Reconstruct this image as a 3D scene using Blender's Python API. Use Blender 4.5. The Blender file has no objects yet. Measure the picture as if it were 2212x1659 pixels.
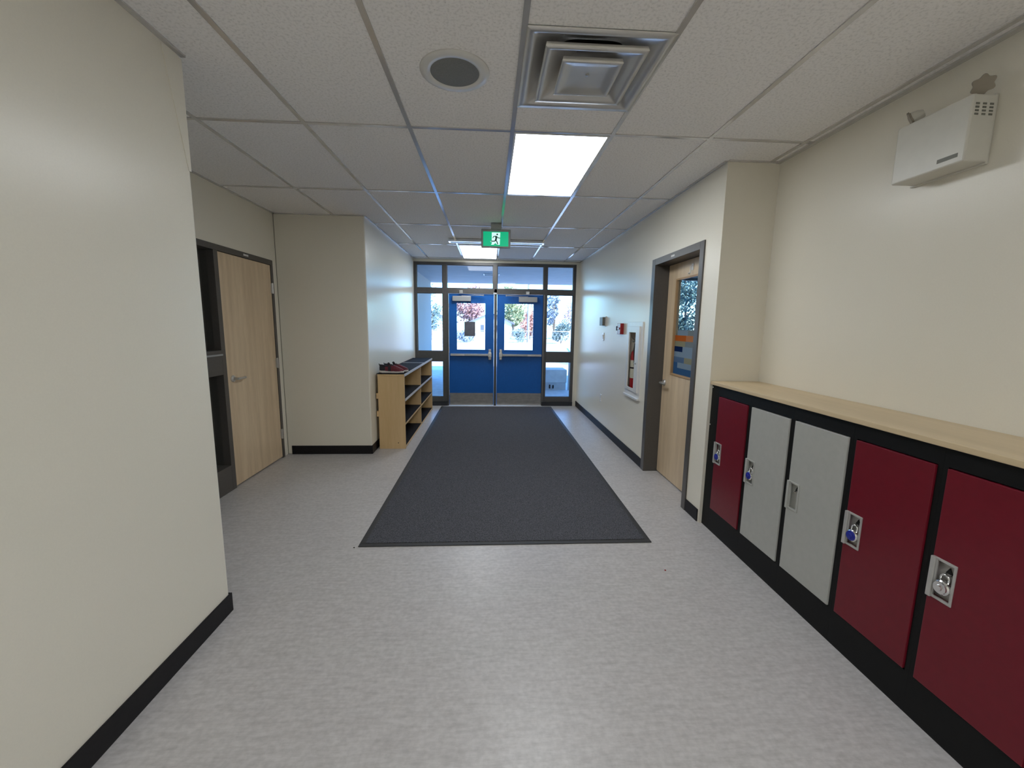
import bpy, bmesh, math, random
from mathutils import Vector, Matrix
random.seed(7)
S = bpy.context.scene
COL = S.collection
PI = math.pi
HC = 2.677            # ceiling height

# ------------------------------------------------------------------ camera
cam_data = bpy.data.cameras.new('camera')
cam = bpy.data.objects.new('camera', cam_data)
COL.objects.link(cam)
S.camera = cam
cam_data.sensor_fit = 'HORIZONTAL'
cam_data.sensor_width = 36.0
cam_data.lens = 891.7 / 2212 * 36.0
cam_data.clip_start = 0.02
cam_data.clip_end = 400
P_, Y_, R_ = math.radians(8.155), math.radians(3.164), math.radians(0.776)
fwd = Vector((math.sin(Y_) * math.cos(P_), math.cos(Y_) * math.cos(P_), -math.sin(P_)))
rgt = Vector((math.cos(Y_), -math.sin(Y_), 0))
upv = rgt.cross(fwd)
right = rgt * math.cos(R_) + upv * math.sin(R_)
up = upv * math.cos(R_) - rgt * math.sin(R_)
M3 = Matrix((right, up, -fwd)).transposed()
cam.matrix_world = Matrix.Translation((-0.1294, -2.6666, 1.5281)) @ M3.to_4x4()

# ------------------------------------------------------------------ view, world, sun
S.view_settings.view_transform = 'Standard'
S.view_settings.look = 'None'
S.view_settings.exposure = 1.42
S.view_settings.gamma = 1.0
S.view_settings.use_curve_mapping = False
LAMP = 4.8            # radiance of the ceiling panels
SUN = 3.6
SKY = 0.36
world = bpy.data.worlds.new('world')
S.world = world
world.use_nodes = True
wn = world.node_tree.nodes
bg = wn['Background']
sky = wn.new('ShaderNodeTexSky')
sky.sky_type = 'NISHITA'
sky.sun_disc = False
sky.sun_elevation = math.radians(38)
sky.sun_rotation = math.radians(150)
sky.air_density = 1.0
sky.dust_density = 0.3
sky.ozone_density = 2.0
tint = wn.new('ShaderNodeMix'); tint.data_type = 'RGBA'; tint.blend_type = 'MULTIPLY'; tint.inputs[0].default_value = 1.0
tint.inputs[7].default_value = (0.44, 0.80, 1.22, 1)      # cool daylight against the warm white balance of the hall
world.node_tree.links.new(sky.outputs[0], tint.inputs[6])
world.node_tree.links.new(tint.outputs[2], bg.inputs[0])
bg.inputs[1].default_value = SKY
sun_data = bpy.data.lights.new('sun', 'SUN')
sun_data.energy = SUN
sun_data.angle = 0.01
sun_data.color = (1.0, 0.97, 0.92)
sun = bpy.data.objects.new('sun', sun_data)
COL.objects.link(sun)
# light travels towards +y, -x and down: the sun stands behind the building
sun.rotation_euler = Vector((-0.45, 0.70, -0.62)).to_track_quat('-Z', 'Y').to_euler()

# ------------------------------------------------------------------ materials
def new_mat(name):
    m = bpy.data.materials.new(name)
    m.use_nodes = True
    return m, m.node_tree.nodes, m.node_tree.links, m.node_tree.nodes['Principled BSDF']

def pm(name, col, rough=0.5, metal=0.0, spec=0.5, nscale=20.0, namt=0.06, bump=0.0, stretch=(1, 1, 1), coat=0.0, detail=3.0):
    """principled material whose colour is varied by a noise texture"""
    m, n, l, b = new_mat(name)
    tc = n.new('ShaderNodeTexCoord'); mp = n.new('ShaderNodeMapping'); ns = n.new('ShaderNodeTexNoise')
    mp.inputs['Scale'].default_value = stretch
    ns.inputs['Scale'].default_value = nscale
    ns.inputs['Detail'].default_value = detail
    l.new(tc.outputs['Object'], mp.inputs[0]); l.new(mp.outputs[0], ns.inputs['Vector'])
    mix = n.new('ShaderNodeMix'); mix.data_type = 'RGBA'
    lo = [max(0, c * (1 - namt)) for c in col]; hi = [min(1, c * (1 + namt)) for c in col]
    mix.inputs[6].default_value = (*lo, 1); mix.inputs[7].default_value = (*hi, 1)
    rp = n.new('ShaderNodeMapRange')
    rp.inputs[1].default_value = 0.3; rp.inputs[2].default_value = 0.7
    l.new(ns.outputs['Fac'], rp.inputs[0]); l.new(rp.outputs[0], mix.inputs[0])
    l.new(mix.outputs[2], b.inputs['Base Color'])
    b.inputs['Roughness'].default_value = rough
    b.inputs['Metallic'].default_value = metal
    b.inputs['Specular IOR Level'].default_value = spec
    if coat:
        b.inputs['Coat Weight'].default_value = coat; b.inputs['Coat Roughness'].default_value = 0.12
    if bump:
        bp = n.new('ShaderNodeBump'); bp.inputs['Strength'].default_value = bump; bp.inputs['Distance'].default_value = 0.002
        l.new(ns.outputs['Fac'], bp.inputs['Height']); l.new(bp.outputs[0], b.inputs['Normal'])
    return m

def emit(name, col, strength):
    m, n, l, b = new_mat(name)
    b.inputs['Base Color'].default_value = (*col, 1)
    b.inputs['Emission Color'].default_value = (*col, 1)
    b.inputs['Emission Strength'].default_value = strength
    return m

def glass(name, tint=(0.96, 0.98, 0.98), rough=0.0):
    m, n, l, b = new_mat(name)
    n.remove(b)
    t = n.new('ShaderNodeBsdfTransparent'); t.inputs[0].default_value = (*tint, 1)
    g = n.new('ShaderNodeBsdfGlossy'); g.inputs['Roughness'].default_value = rough
    f = n.new('ShaderNodeFresnel'); f.inputs[0].default_value = 1.45
    mx = n.new('ShaderNodeMixShader')
    ge = n.new('ShaderNodeNewGeometry'); iv = n.new('ShaderNodeMath'); iv.operation = 'SUBTRACT'; iv.inputs[0].default_value = 1.0
    mu = n.new('ShaderNodeMath'); mu.operation = 'MULTIPLY'        # only the front face of a pane reflects
    l.new(ge.outputs['Backfacing'], iv.inputs[1]); l.new(iv.outputs[0], mu.inputs[0]); l.new(f.outputs[0], mu.inputs[1])
    l.new(mu.outputs[0], mx.inputs[0]); l.new(t.outputs[0], mx.inputs[1]); l.new(g.outputs[0], mx.inputs[2])
    l.new(mx.outputs[0], n['Material Output'].inputs[0])
    return m

def ceiling_mat():
    m, n, l, b = new_mat('acoustic_tile')
    tc = n.new('ShaderNodeTexCoord')
    a = n.new('ShaderNodeTexNoise'); a.inputs['Scale'].default_value = 85; a.inputs['Detail'].default_value = 4
    c = n.new('ShaderNodeTexVoronoi'); c.inputs['Scale'].default_value = 42
    l.new(tc.outputs['Object'], a.inputs['Vector']); l.new(tc.outputs['Object'], c.inputs['Vector'])
    r1 = n.new('ShaderNodeValToRGB')
    r1.color_ramp.elements[0].position = 0.30; r1.color_ramp.elements[0].color = (0.76, 0.74, 0.715, 1)
    r1.color_ramp.elements[1].position = 0.52; r1.color_ramp.elements[1].color = (0.92, 0.895, 0.87, 1)
    l.new(a.outputs['Fac'], r1.inputs[0])
    r2 = n.new('ShaderNodeValToRGB')
    r2.color_ramp.elements[0].position = 0.03; r2.color_ramp.elements[0].color = (0.72, 0.72, 0.72, 1)
    r2.color_ramp.elements[1].position = 0.14; r2.color_ramp.elements[1].color = (1, 1, 1, 1)
    l.new(c.outputs['Distance'], r2.inputs[0])
    mx = n.new('ShaderNodeMix'); mx.data_type = 'RGBA'; mx.blend_type = 'MULTIPLY'; mx.inputs[0].default_value = 1
    l.new(r1.outputs[0], mx.inputs[6]); l.new(r2.outputs[0], mx.inputs[7])
    l.new(mx.outputs[2], b.inputs['Base Color'])
    b.inputs['Roughness'].default_value = 0.9; b.inputs['Specular IOR Level'].default_value = 0.2
    bp = n.new('ShaderNodeBump'); bp.inputs['Strength'].default_value = 0.25; bp.inputs['Distance'].default_value = 0.002
    l.new(a.outputs['Fac'], bp.inputs['Height']); l.new(bp.outputs[0], b.inputs['Normal'])
    return m

def floor_mat():
    m, n, l, b = new_mat('sheet_vinyl')
    tc = n.new('ShaderNodeTexCoord'); mp = n.new('ShaderNodeMapping'); mp.inputs['Scale'].default_value = (5, 30, 1)
    a = n.new('ShaderNodeTexNoise'); a.inputs['Scale'].default_value = 2.2; a.inputs['Detail'].default_value = 6; a.inputs['Roughness'].default_value = 0.65
    c = n.new('ShaderNodeTexNoise'); c.inputs['Scale'].default_value = 45; c.inputs['Detail'].default_value = 3
    l.new(tc.outputs['Object'], mp.inputs[0]); l.new(mp.outputs[0], a.inputs['Vector']); l.new(tc.outputs['Object'], c.inputs['Vector'])
    r = n.new('ShaderNodeValToRGB')
    r.color_ramp.elements[0].position = 0.34; r.color_ramp.elements[0].color = (0.465, 0.442, 0.432, 1)
    r.color_ramp.elements[1].position = 0.60; r.color_ramp.elements[1].color = (0.545, 0.522, 0.512, 1)
    l.new(a.outputs['Fac'], r.inputs[0])
    r2 = n.new('ShaderNodeValToRGB')
    r2.color_ramp.elements[0].position = 0.35; r2.color_ramp.elements[0].color = (0.9, 0.9, 0.9, 1)
    r2.color_ramp.elements[1].position = 0.65; r2.color_ramp.elements[1].color = (1.05, 1.05, 1.05, 1)
    l.new(c.outputs['Fac'], r2.inputs[0])
    mx = n.new('ShaderNodeMix'); mx.data_type = 'RGBA'; mx.blend_type = 'MULTIPLY'; mx.inputs[0].default_value = 1
    l.new(r.outputs[0], mx.inputs[6]); l.new(r2.outputs[0], mx.inputs[7])
    l.new(mx.outputs[2], b.inputs['Base Color'])
    b.inputs['Roughness'].default_value = 0.36; b.inputs['Specular IOR Level'].default_value = 0.45
    bp = n.new('ShaderNodeBump'); bp.inputs['Strength'].default_value = 0.08; bp.inputs['Distance'].default_value = 0.001
    l.new(c.outputs['Fac'], bp.inputs['Height']); l.new(bp.outputs[0], b.inputs['Normal'])
    return m

def wood_mat(name, c1, c2, rough=0.35, axis='Z'):
    m, n, l, b = new_mat(name)
    tc = n.new('ShaderNodeTexCoord'); mp = n.new('ShaderNodeMapping')
    sc = {'Z': (14, 14, 0.9), 'Y': (14, 0.9, 14), 'X': (0.9, 14, 14)}[axis]
    mp.inputs['Scale'].default_value = sc
    a = n.new('ShaderNodeTexNoise'); a.inputs['Scale'].default_value = 1.0; a.inputs['Detail'].default_value = 5
    w = n.new('ShaderNodeTexNoise'); w.inputs['Scale'].default_value = 9.0; w.inputs['Detail'].default_value = 4
    l.new(tc.outputs['Object'], mp.inputs[0]); l.new(mp.outputs[0], a.inputs['Vector']); l.new(mp.outputs[0], w.inputs['Vector'])
    ad = n.new('ShaderNodeMath'); ad.operation = 'MULTIPLY_ADD'; ad.inputs[1].default_value = 0.45
    l.new(w.outputs['Fac'], ad.inputs[0]); l.new(a.outputs['Fac'], ad.inputs[2])
    r = n.new('ShaderNodeValToRGB')
    r.color_ramp.elements[0].position = 0.5; r.color_ramp.elements[0].color = (*c1, 1)
    r.color_ramp.elements[1].position = 0.95; r.color_ramp.elements[1].color = (*c2, 1)
    l.new(ad.outputs[0], r.inputs[0]); l.new(r.outputs[0], b.inputs['Base Color'])
    b.inputs['Roughness'].default_value = rough
    return m

def brick_mat():
    m, n, l, b = new_mat('brick')
    tc = n.new('ShaderNodeTexCoord'); mp = n.new('ShaderNodeMapping'); mp.inputs['Rotation'].default_value = (PI / 2, 0, PI / 2)
    br = n.new('ShaderNodeTexBrick')
    br.inputs['Color1'].default_value = (0.30, 0.22, 0.19, 1); br.inputs['Color2'].default_value = (0.36, 0.28, 0.24, 1); br.inputs['Mortar'].default_value = (0.45, 0.44, 0.42, 1)
    br.inputs['Scale'].default_value = 4.5
    l.new(tc.outputs['Object'], mp.inputs[0]); l.new(mp.outputs[0], br.inputs['Vector']); l.new(br.outputs['Color'], b.inputs['Base Color'])
    b.inputs['Roughness'].default_value = 0.9
    return m

WALL = pm('wall_paint', (0.80, 0.757, 0.65), 0.30, spec=0.42, nscale=160, namt=0.012, bump=0.05)
FLOOR = floor_mat()
TILE = ceiling_mat()
TBAR = pm('grid_enamel', (0.66, 0.645, 0.625), 0.17, metal=0.5, namt=0.02)
WHITE = pm('white_enamel', (0.72, 0.71, 0.68), 0.3, namt=0.02)
BEIGEBOX = pm('beige_enamel', (0.66, 0.64, 0.57), 0.35, namt=0.02)
RUBBER = pm('black_rubber', (0.010, 0.009, 0.010), 0.5, spec=0.25, namt=0.2, nscale=60)
FRAME = pm('frame_bronze', (0.075, 0.072, 0.07), 0.38, namt=0.08, nscale=40)
FRAMEDK = pm('frame_dark', (0.022, 0.024, 0.03), 0.35, namt=0.08, nscale=40)
JAMB = pm('door_frame_paint', (0.085, 0.077, 0.07), 0.32, namt=0.05, nscale=60)
BLUE = pm('blue_paint', (0.006, 0.105, 0.40), 0.36, spec=0.35, namt=0.05, nscale=30)
STEEL = pm('brushed_steel', (0.42, 0.41, 0.40), 0.38, metal=0.9, namt=0.15, nscale=9, stretch=(1, 1, 3))
ALU = pm('satin_aluminium', (0.60, 0.60, 0.60), 0.3, metal=0.85, namt=0.04)
CLOSER = pm('closer_enamel', (0.36, 0.37, 0.38), 0.35, metal=0.3, namt=0.03)
CHROME = pm('chrome', (0.8, 0.8, 0.8), 0.12, metal=1.0, namt=0.02)
GLASS = glass('clear_glass')
MAPLE_DOOR = wood_mat('maple_veneer', (0.60, 0.45, 0.29), (0.76, 0.60, 0.41), 0.38)
MAPLE_SHELF = wood_mat('maple_laminate', (0.62, 0.42, 0.20), (0.72, 0.51, 0.27), 0.45)
MAPLE_TOP = wood_mat('counter_laminate', (0.56, 0.43, 0.26), (0.66, 0.52, 0.33), 0.38, axis='Y')
BEADWOOD = wood_mat('dark_bead', (0.40, 0.24, 0.11), (0.48, 0.30, 0.15), 0.4)
MATCARPET = pm('mat_carpet', (0.084, 0.085, 0.096), 0.95, spec=0.1, nscale=130, namt=0.55, bump=0.8, detail=6)
MATRUBBER = pm('mat_rubber', (0.035, 0.034, 0.034), 0.6, nscale=60, namt=0.15)
PLATE = pm('white_plate', (0.86, 0.86, 0.85), 0.22, spec=0.55, namt=0.01)
SLOTMETAL = pm('slot_metal', (0.86, 0.86, 0.86), 0.10, metal=1.0, namt=0.02)
LINER = pm('shelf_rubber', (0.010, 0.010, 0.012), 0.8, spec=0.15, nscale=90, namt=0.2)
LOCKBLACK = pm('locker_black', (0.006, 0.006, 0.006), 0.5, spec=0.2, nscale=40, namt=0.1)
LOCKRED = pm('locker_red', (0.150, 0.008, 0.018), 0.30, spec=0.35, nscale=30, namt=0.05)
LOCKGREY = pm('locker_grey', (0.42, 0.42, 0.39), 0.36, nscale=30, namt=0.03)
DARK = pm('void_black', (0.006, 0.006, 0.006), 0.8, namt=0.1)
LAMPMAT = emit('led_panel', (0.93, 0.97, 1.0), LAMP)
RED = pm('safety_red', (0.30, 0.010, 0.014), 0.25, namt=0.05)
LABELCREAM = pm('label_cream', (0.55, 0.52, 0.42), 0.5, namt=0.08, nscale=80)
GREYPLASTIC = pm('grey_plastic', (0.16, 0.16, 0.13), 0.45, namt=0.04)
GRILLE = pm('speaker_mesh', (0.20, 0.20, 0.185), 0.6, nscale=400, namt=0.2)
DIFFUSER = pm('diffuser_metal', (0.62, 0.605, 0.58), 0.27, metal=0.55, namt=0.05, nscale=6)
EXITGREEN = emit('exit_green', (0.0, 0.42, 0.20), 0.30)
EXITWHITE = emit('exit_white', (0.62, 0.95, 0.88), 0.32)
EXITDARK = pm('exit_figure', (0.0, 0.10, 0.07), 0.5, namt=0.05)
PLASTICGREY = pm('sign_housing', (0.34, 0.35, 0.34), 0.45, namt=0.03)
SHOERED = pm('shoe_fabric', (0.13, 0.013, 0.025), 0.7, nscale=90, namt=0.35, bump=0.3)
SHOEDARK = pm('shoe_dark', (0.012, 0.010, 0.016), 0.7, nscale=60, namt=0.2)
SHOESOLE = pm('shoe_foam', (0.60, 0.56, 0.52), 0.6, nscale=60, namt=0.08)
EDGE = pm('edge_band', (0.62, 0.61, 0.60), 0.4, namt=0.03)
HANDLE = pm('handle_zinc', (0.50, 0.49, 0.47), 0.35, metal=0.35, namt=0.06)
LENSBROWN = pm('lamp_lens', (0.30, 0.26, 0.20), 0.4, namt=0.05)
EDGEGREY = pm('edge_grey', (0.20, 0.20, 0.21), 0.4, namt=0.05)
DIALBLUE = pm('dial_blue', (0.02, 0.03, 0.30), 0.25, namt=0.1)
PAPER = pm('paper', (0.7, 0.7, 0.68), 0.7, namt=0.03)
SIGNBACK = pm('notice_back', (0.10, 0.105, 0.13), 0.7, namt=0.15, nscale=12)
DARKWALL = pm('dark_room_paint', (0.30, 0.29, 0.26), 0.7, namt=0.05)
CONCRETE = pm('concrete', (0.50, 0.50, 0.50), 0.85, nscale=7, namt=0.12, bump=0.2)
CONCRETE2 = pm('pale_concrete', (0.62, 0.62, 0.61), 0.85, nscale=9, namt=0.08)
ASPHALT = pm('ground_mix', (0.62, 0.61, 0.57), 0.95, nscale=0.4, namt=0.25)
SOFFIT = pm('soffit_metal', (0.42, 0.42, 0.42), 0.7, nscale=3, namt=0.06)
BRICK = brick_mat()
SIDING = pm('white_siding', (0.78, 0.78, 0.76), 0.7, namt=0.04)
ROOFING = pm('roof_shingle', (0.16, 0.16, 0.18), 0.9, nscale=20, namt=0.2)
WINDARK = pm('window_dark', (0.10, 0.11, 0.13), 0.2, namt=0.05)
BARK = pm('bark', (0.16, 0.12, 0.09), 0.95, nscale=12, namt=0.3)
POLEWOOD = pm('pole_wood', (0.28, 0.25, 0.23), 0.9, nscale=12, namt=0.2)
GALV = pm('galvanised', (0.5, 0.5, 0.5), 0.5, metal=0.6, namt=0.05)
def leafmat(n, c): return pm(n, c, 0.8, nscale=1.5, namt=0.35, spec=0.2)
LEAF_RED = leafmat('leaf_red', (0.50, 0.27, 0.25)); LEAF_YG = leafmat('leaf_yellow_green', (0.36, 0.38, 0.20))  # tree colours across the road are paled to imitate overexposed haze
LEAF_OR = leafmat('leaf_orange', (0.55, 0.27, 0.20)); LEAF_BL = leafmat('leaf_grey_blue', (0.30, 0.33, 0.38))
LEAF_PK = leafmat('leaf_pink', (0.48, 0.36, 0.36)); LEAF_DG = leafmat('leaf_dark_green', (0.16, 0.20, 0.18))
LEAF_MG = leafmat('leaf_mid_green', (0.26, 0.32, 0.29)); LEAF_NEAR = leafmat('leaf_near', (0.10, 0.16, 0.14))
def film(n, c, a):
    m, nn, l, b = new_mat(n)
    nn.remove(b)
    t = nn.new('ShaderNodeBsdfTransparent'); t.inputs[0].default_value = (*[min(1, 0.3 + 0.7 * x) for x in c], 1)
    d = nn.new('ShaderNodeBsdfDiffuse'); d.inputs[0].default_value = (*c, 1)
    tr = nn.new('ShaderNodeBsdfTranslucent'); tr.inputs[0].default_value = (*c, 1)
    m1 = nn.new('ShaderNodeMixShader'); m1.inputs[0].default_value = 0.6
    m2 = nn.new('ShaderNodeMixShader'); m2.inputs[0].default_value = a
    l.new(d.outputs[0], m1.inputs[1]); l.new(tr.outputs[0], m1.inputs[2])
    l.new(t.outputs[0], m2.inputs[1]); l.new(m1.outputs[0], m2.inputs[2])
    l.new(m2.outputs[0], nn['Material Output'].inputs[0])
    return m
FILMS = [film('film_pale', (0.42, 0.52, 0.60), 0.9), film('film_orange', (0.75, 0.22, 0.05), 0.92), film('film_navy', (0.02, 0.05, 0.17), 0.95),
         film('film_sand', (0.50, 0.47, 0.33), 0.9), film('film_blue', (0.09, 0.22, 0.42), 0.92), film('film_grey', (0.38, 0.42, 0.42), 0.9),
         film('film_lightorange', (0.78, 0.38, 0.18), 0.9), film('film_midblue', (0.20, 0.31, 0.46), 0.9)]

# ------------------------------------------------------------------ mesh helpers (all input in world coordinates)
WL = {}               # object -> world location of its origin

def link(o, parent=None):
    COL.objects.link(o)
    if parent is not None:
        o.parent = parent

class MB:
    def __init__(s):
        s.v = []; s.f = []; s.m = []
    def add(s, vs, fs, mi=0):
        b = len(s.v)
        s.v += [Vector(v) for v in vs]
        s.f += [tuple(i + b for i in f) for f in fs]
        s.m += [mi] * len(fs)
        return s
    def box(s, x0, x1, y0, y1, z0, z1, mi=0):
        if x0 > x1: x0, x1 = x1, x0
        if y0 > y1: y0, y1 = y1, y0
        if z0 > z1: z0, z1 = z1, z0
        vs = [(x, y, z) for x in (x0, x1) for y in (y0, y1) for z in (z0, z1)]
        return s.add(vs, [(0, 1, 3, 2), (4, 6, 7, 5), (0, 4, 5, 1), (2, 3, 7, 6), (0, 2, 6, 4), (1, 5, 7, 3)], mi)
    def bar(s, p0, p1, w, h, ref=(0, 0, 1), mi=0):
        """rectangular bar from p0 to p1, w across, h along ref"""
        p0, p1 = Vector(p0), Vector(p1); d = (p1 - p0).normalized(); r = Vector(ref)
        a = d.cross(r).normalized(); b = a.cross(d).normalized()
        vs = [p + a * sa * w / 2 + b * sb * h / 2 for p in (p0, p1) for sa, sb in ((-1, -1), (1, -1), (1, 1), (-1, 1))]
        return s.add(vs, [(0, 3, 2, 1), (4, 5, 6, 7), (0, 1, 5, 4), (1, 2, 6, 5), (2, 3, 7, 6), (3, 0, 4, 7)], mi)
    def tube(s, pts, r, n=10, mi=0, caps=True):
        pts = [Vector(p) for p in pts]
        rs = r if isinstance(r, (list, tuple)) else [r] * len(pts)
        rings = []; a = None
        for i, p in enumerate(pts):
            d = ((pts[i + 1] if i < len(pts) - 1 else p) - (pts[i - 1] if i else p)).normalized()
            if a is None:
                a = d.orthogonal().normalized()
            else:
                a = (a - d * a.dot(d))
                a = a.normalized() if a.length > 1e-6 else d.orthogonal().normalized()
            b = d.cross(a)
            rings.append([p + (a * math.cos(2 * PI * k / n) + b * math.sin(2 * PI * k / n)) * rs[i] for k in range(n)])
        vs = [v for rg in rings for v in rg]
        fs = [(i * n + k, i * n + (k + 1) % n, (i + 1) * n + (k + 1) % n, (i + 1) * n + k) for i in range(len(pts) - 1) for k in range(n)]
        if caps:
            fs += [tuple(range(n - 1, -1, -1)), tuple((len(pts) - 1) * n + k for k in range(n))]
        return s.add(vs, fs, mi)
    def lathe(s, c, prof, axis='z', n=32, mi=0):
        """prof: list of (radius, offset along axis)"""
        c = Vector(c); vs = []; fs = []
        for r, h in prof:
            for k in range(n):
                ca, sa = math.cos(2 * PI * k / n) * r, math.sin(2 * PI * k / n) * r
                vs.append(c + Vector({'z': (ca, sa, h), 'x': (h, ca, sa), 'y': (sa, h, ca)}[axis]))
        for i in range(len(prof) - 1):
            for k in range(n):
                fs.append((i * n + k, i * n + (k + 1) % n, (i + 1) * n + (k + 1) % n, (i + 1) * n + k))
        if prof[0][0] > 1e-6: fs.append(tuple(range(n - 1, -1, -1)))
        if prof[-1][0] > 1e-6: fs.append(tuple((len(prof) - 1) * n + k for k in range(n)))
        return s.add(vs, fs, mi)
    def sq(s, cx, cy, prof, mi=0):
        """square 'lathe' in the xy plane: prof of (half size, z)"""
        vs = []; fs = []
        for h, z in prof:
            vs += [(cx - h, cy - h, z), (cx + h, cy - h, z), (cx + h, cy + h, z), (cx - h, cy + h, z)]
        for i in range(len(prof) - 1):
            for k in range(4):
                fs.append((i * 4 + k, i * 4 + (k + 1) % 4, (i + 1) * 4 + (k + 1) % 4, (i + 1) * 4 + k))
        return s.add(vs, fs, mi)
    def frame(s, u0, u1, w0, w1, hu0, hu1, hw0, hw1, d0, d1, plane, mi=0):
        """a slab with a rectangular hole, closed on all sides. plane 'x': slab normal x, u=y, w=z; plane 'y': u=x, w=z; plane 'z': u=x, w=y"""
        def P(u, w, d): return {'x': (d, u, w), 'y': (u, d, w), 'z': (u, w, d)}[plane]
        vs = []
        for d in (d0, d1):
            vs += [P(u0, w0, d), P(u1, w0, d), P(u1, w1, d), P(u0, w1, d), P(hu0, hw0, d), P(hu1, hw0, d), P(hu1, hw1, d), P(hu0, hw1, d)]
        fs = []
        for k in range(4):
            j = (k + 1) % 4
            fs += [(k, j, 4 + j, 4 + k), (8 + k, 12 + k, 12 + j, 8 + j), (k, 8 + k, 8 + j, j), (4 + k, 4 + j, 12 + j, 12 + k)]
        return s.add(vs, fs, mi)
    def prism(s, pts, d0, d1, plane, mi=0):
        """extrude a 2-D polygon; plane as in frame()"""
        def P(u, w, d): return {'x': (d, u, w), 'y': (u, d, w), 'z': (u, w, d)}[plane]
        n = len(pts)
        vs = [P(u, w, d0) for u, w in pts] + [P(u, w, d1) for u, w in pts]
        fs = [tuple(range(n)), tuple(range(2 * n - 1, n - 1, -1))] + [(k, n + k, n + (k + 1) % n, (k + 1) % n) for k in range(n)]
        return s.add(vs, fs, mi)
    def build(s, name, mats, parent=None, bevel=0.0, smooth=False, origin=None, seg=2):
        mats = mats if isinstance(mats, (list, tuple)) else [mats]
        xs = [v.x for v in s.v]; ys = [v.y for v in s.v]; zs = [v.z for v in s.v]
        c = Vector(origin) if origin is not None else Vector(((min(xs) + max(xs)) / 2, (min(ys) + max(ys)) / 2, min(zs)))
        me = bpy.data.meshes.new(name)
        me.from_pydata([v - c for v in s.v], [], s.f)
        for m in mats: me.materials.append(m)
        for p, mi in zip(me.polygons, s.m): p.material_index = mi
        bm = bmesh.new(); bm.from_mesh(me); bmesh.ops.recalc_face_normals(bm, faces=bm.faces); bm.to_mesh(me); bm.free()
        if smooth:
            for p in me.polygons: p.use_smooth = True
        o = bpy.data.objects.new(name, me)
        link(o, parent)
        o.location = c - (WL[parent] if parent is not None else Vector())
        WL[o] = c
        if bevel:
            b = o.modifiers.new('bevel', 'BEVEL'); b.width = bevel; b.segments = seg; b.limit_method = 'ANGLE'; b.angle_limit = math.radians(40)
            if smooth is None: pass
        return o

def tag(o, label, cat, group=None, kind=None):
    o['label'] = label; o['category'] = cat
    if group: o['group'] = group
    if kind: o['kind'] = kind
    return o

def root(name, loc, label, cat, group=None, kind=None):
    o = bpy.data.objects.new(name, None); link(o)
    o.empty_display_size = 0.05
    o.location = loc; WL[o] = Vector(loc)
    return tag(o, label, cat, group, kind)

def struct(o, label=None):
    o['kind'] = 'structure'
    if label: o['label'] = label
    return o

def dup(o, shift, parent=None):
    c = o.copy(); COL.objects.link(c)
    WL[c] = WL[o] + Vector(shift)
    if parent is None:
        c.parent = None; c.location = WL[c]
    else:
        c.parent = parent; c.location = WL[c] - WL[parent]
    for ch in list(o.children):
        dup(ch, shift, c)
    return c

# ------------------------------------------------------------------ room shell
XL, XR = -1.497, 1.527        # left near wall / entry left wall is at XE
XE = -1.505
YE = 5.06                     # inner face of the entrance
XN = -2.47                    # niche door wall
XA = 1.905                    # wall above the lockers
struct(MB().box(-5.2, 5.3, -9.2, 5.30, -0.15, 0).build('floor', FLOOR), 'pale grey sheet vinyl floor of the hall')

# ceiling tiles with openings for the fittings
gx = [-2.47, -1.83, -1.22, -0.61, 0.0, 0.61, 1.22, 1.83, 2.0]
gy = [-9.2 + 0.0] + [1.22 * k for k in range(-7, 5)] + [5.06]
open_cells = {(0.0, 0.0), (-0.61, 3.66), (0.0, -3.66), (-0.61, -6.1), (0.0, -8.54)}
cm = MB()
for i in range(len(gx) - 1):
    for j in range(len(gy) - 1):
        x0, x1, y0, y1 = gx[i], gx[i + 1], gy[j], gy[j + 1]
        if any(abs(x0 - a) < .01 and abs(y0 - b) < .01 for a, b in open_cells): continue
        if abs(x0) < .01 and abs(y0 + 1.22) < .01:
            cm.box(x0, x1, y0, -0.889, HC + 0.006, HC + 0.02); cm.box(x0, x1, -0.288, y1, HC + 0.006, HC + 0.02)
            continue
        cm.box(x0, x1, y0, y1, HC + 0.006, HC + 0.02)
ceil = struct(cm.build('ceiling', TILE), 'suspended acoustic tile ceiling')
gm = MB()
for x in gx[1:-1]:
    gm.box(x - .012, x + .012, -9.2, 5.06, HC, HC + .008)
for y in gy[1:-1]:
    for i in range(len(gx) - 1):
        gm.box(gx[i] + .012, gx[i + 1] - .012, y - .012, y + .012, HC + .0005, HC + .008)
gm.build('ceiling_grid', TBAR, ceil)

struct(MB().box(-12, 12, -9.4, 5.30, 2.75, 4.1).build('roof', SOFFIT), 'flat roof slab above the ceiling')
struct(MB().box(-2.75, XL, -9.2, -0.585, 0, 2.75).build('wall_left', WALL, bevel=0.012), 'cream painted wall along the left foreground')
struct(MB().box(XN, XE, 2.12, 5.30, 0, 2.75).box(-12, XN, 5.06, 5.30, 0, 2.75).build('wall_left_entry', WALL, bevel=0.012), 'cream wall between the wooden door and the entrance')
# niche door wall, opening y 0.25..2.035, z 0..2.178
nw = MB().box(XN - .14, XN, -0.585, 0.25, 0, 2.75).box(XN - .14, XN, 0.25, 2.035, 2.178, 2.75).box(XN - .14, XN, 2.035, 2.12, 0, 2.75)
struct(nw.build('wall_left_niche', WALL), 'cream wall with the left wooden door')
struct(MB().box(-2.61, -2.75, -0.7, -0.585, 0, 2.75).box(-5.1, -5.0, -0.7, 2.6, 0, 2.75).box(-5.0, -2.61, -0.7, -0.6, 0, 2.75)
       .box(-5.0, -2.61, 2.5, 2.6, 0, 2.75).box(-2.61, XN, 2.12, 2.5, 0, 2.75).build('wall_dark_room', DARKWALL), 'walls of the unlit room behind the left door')
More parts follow.
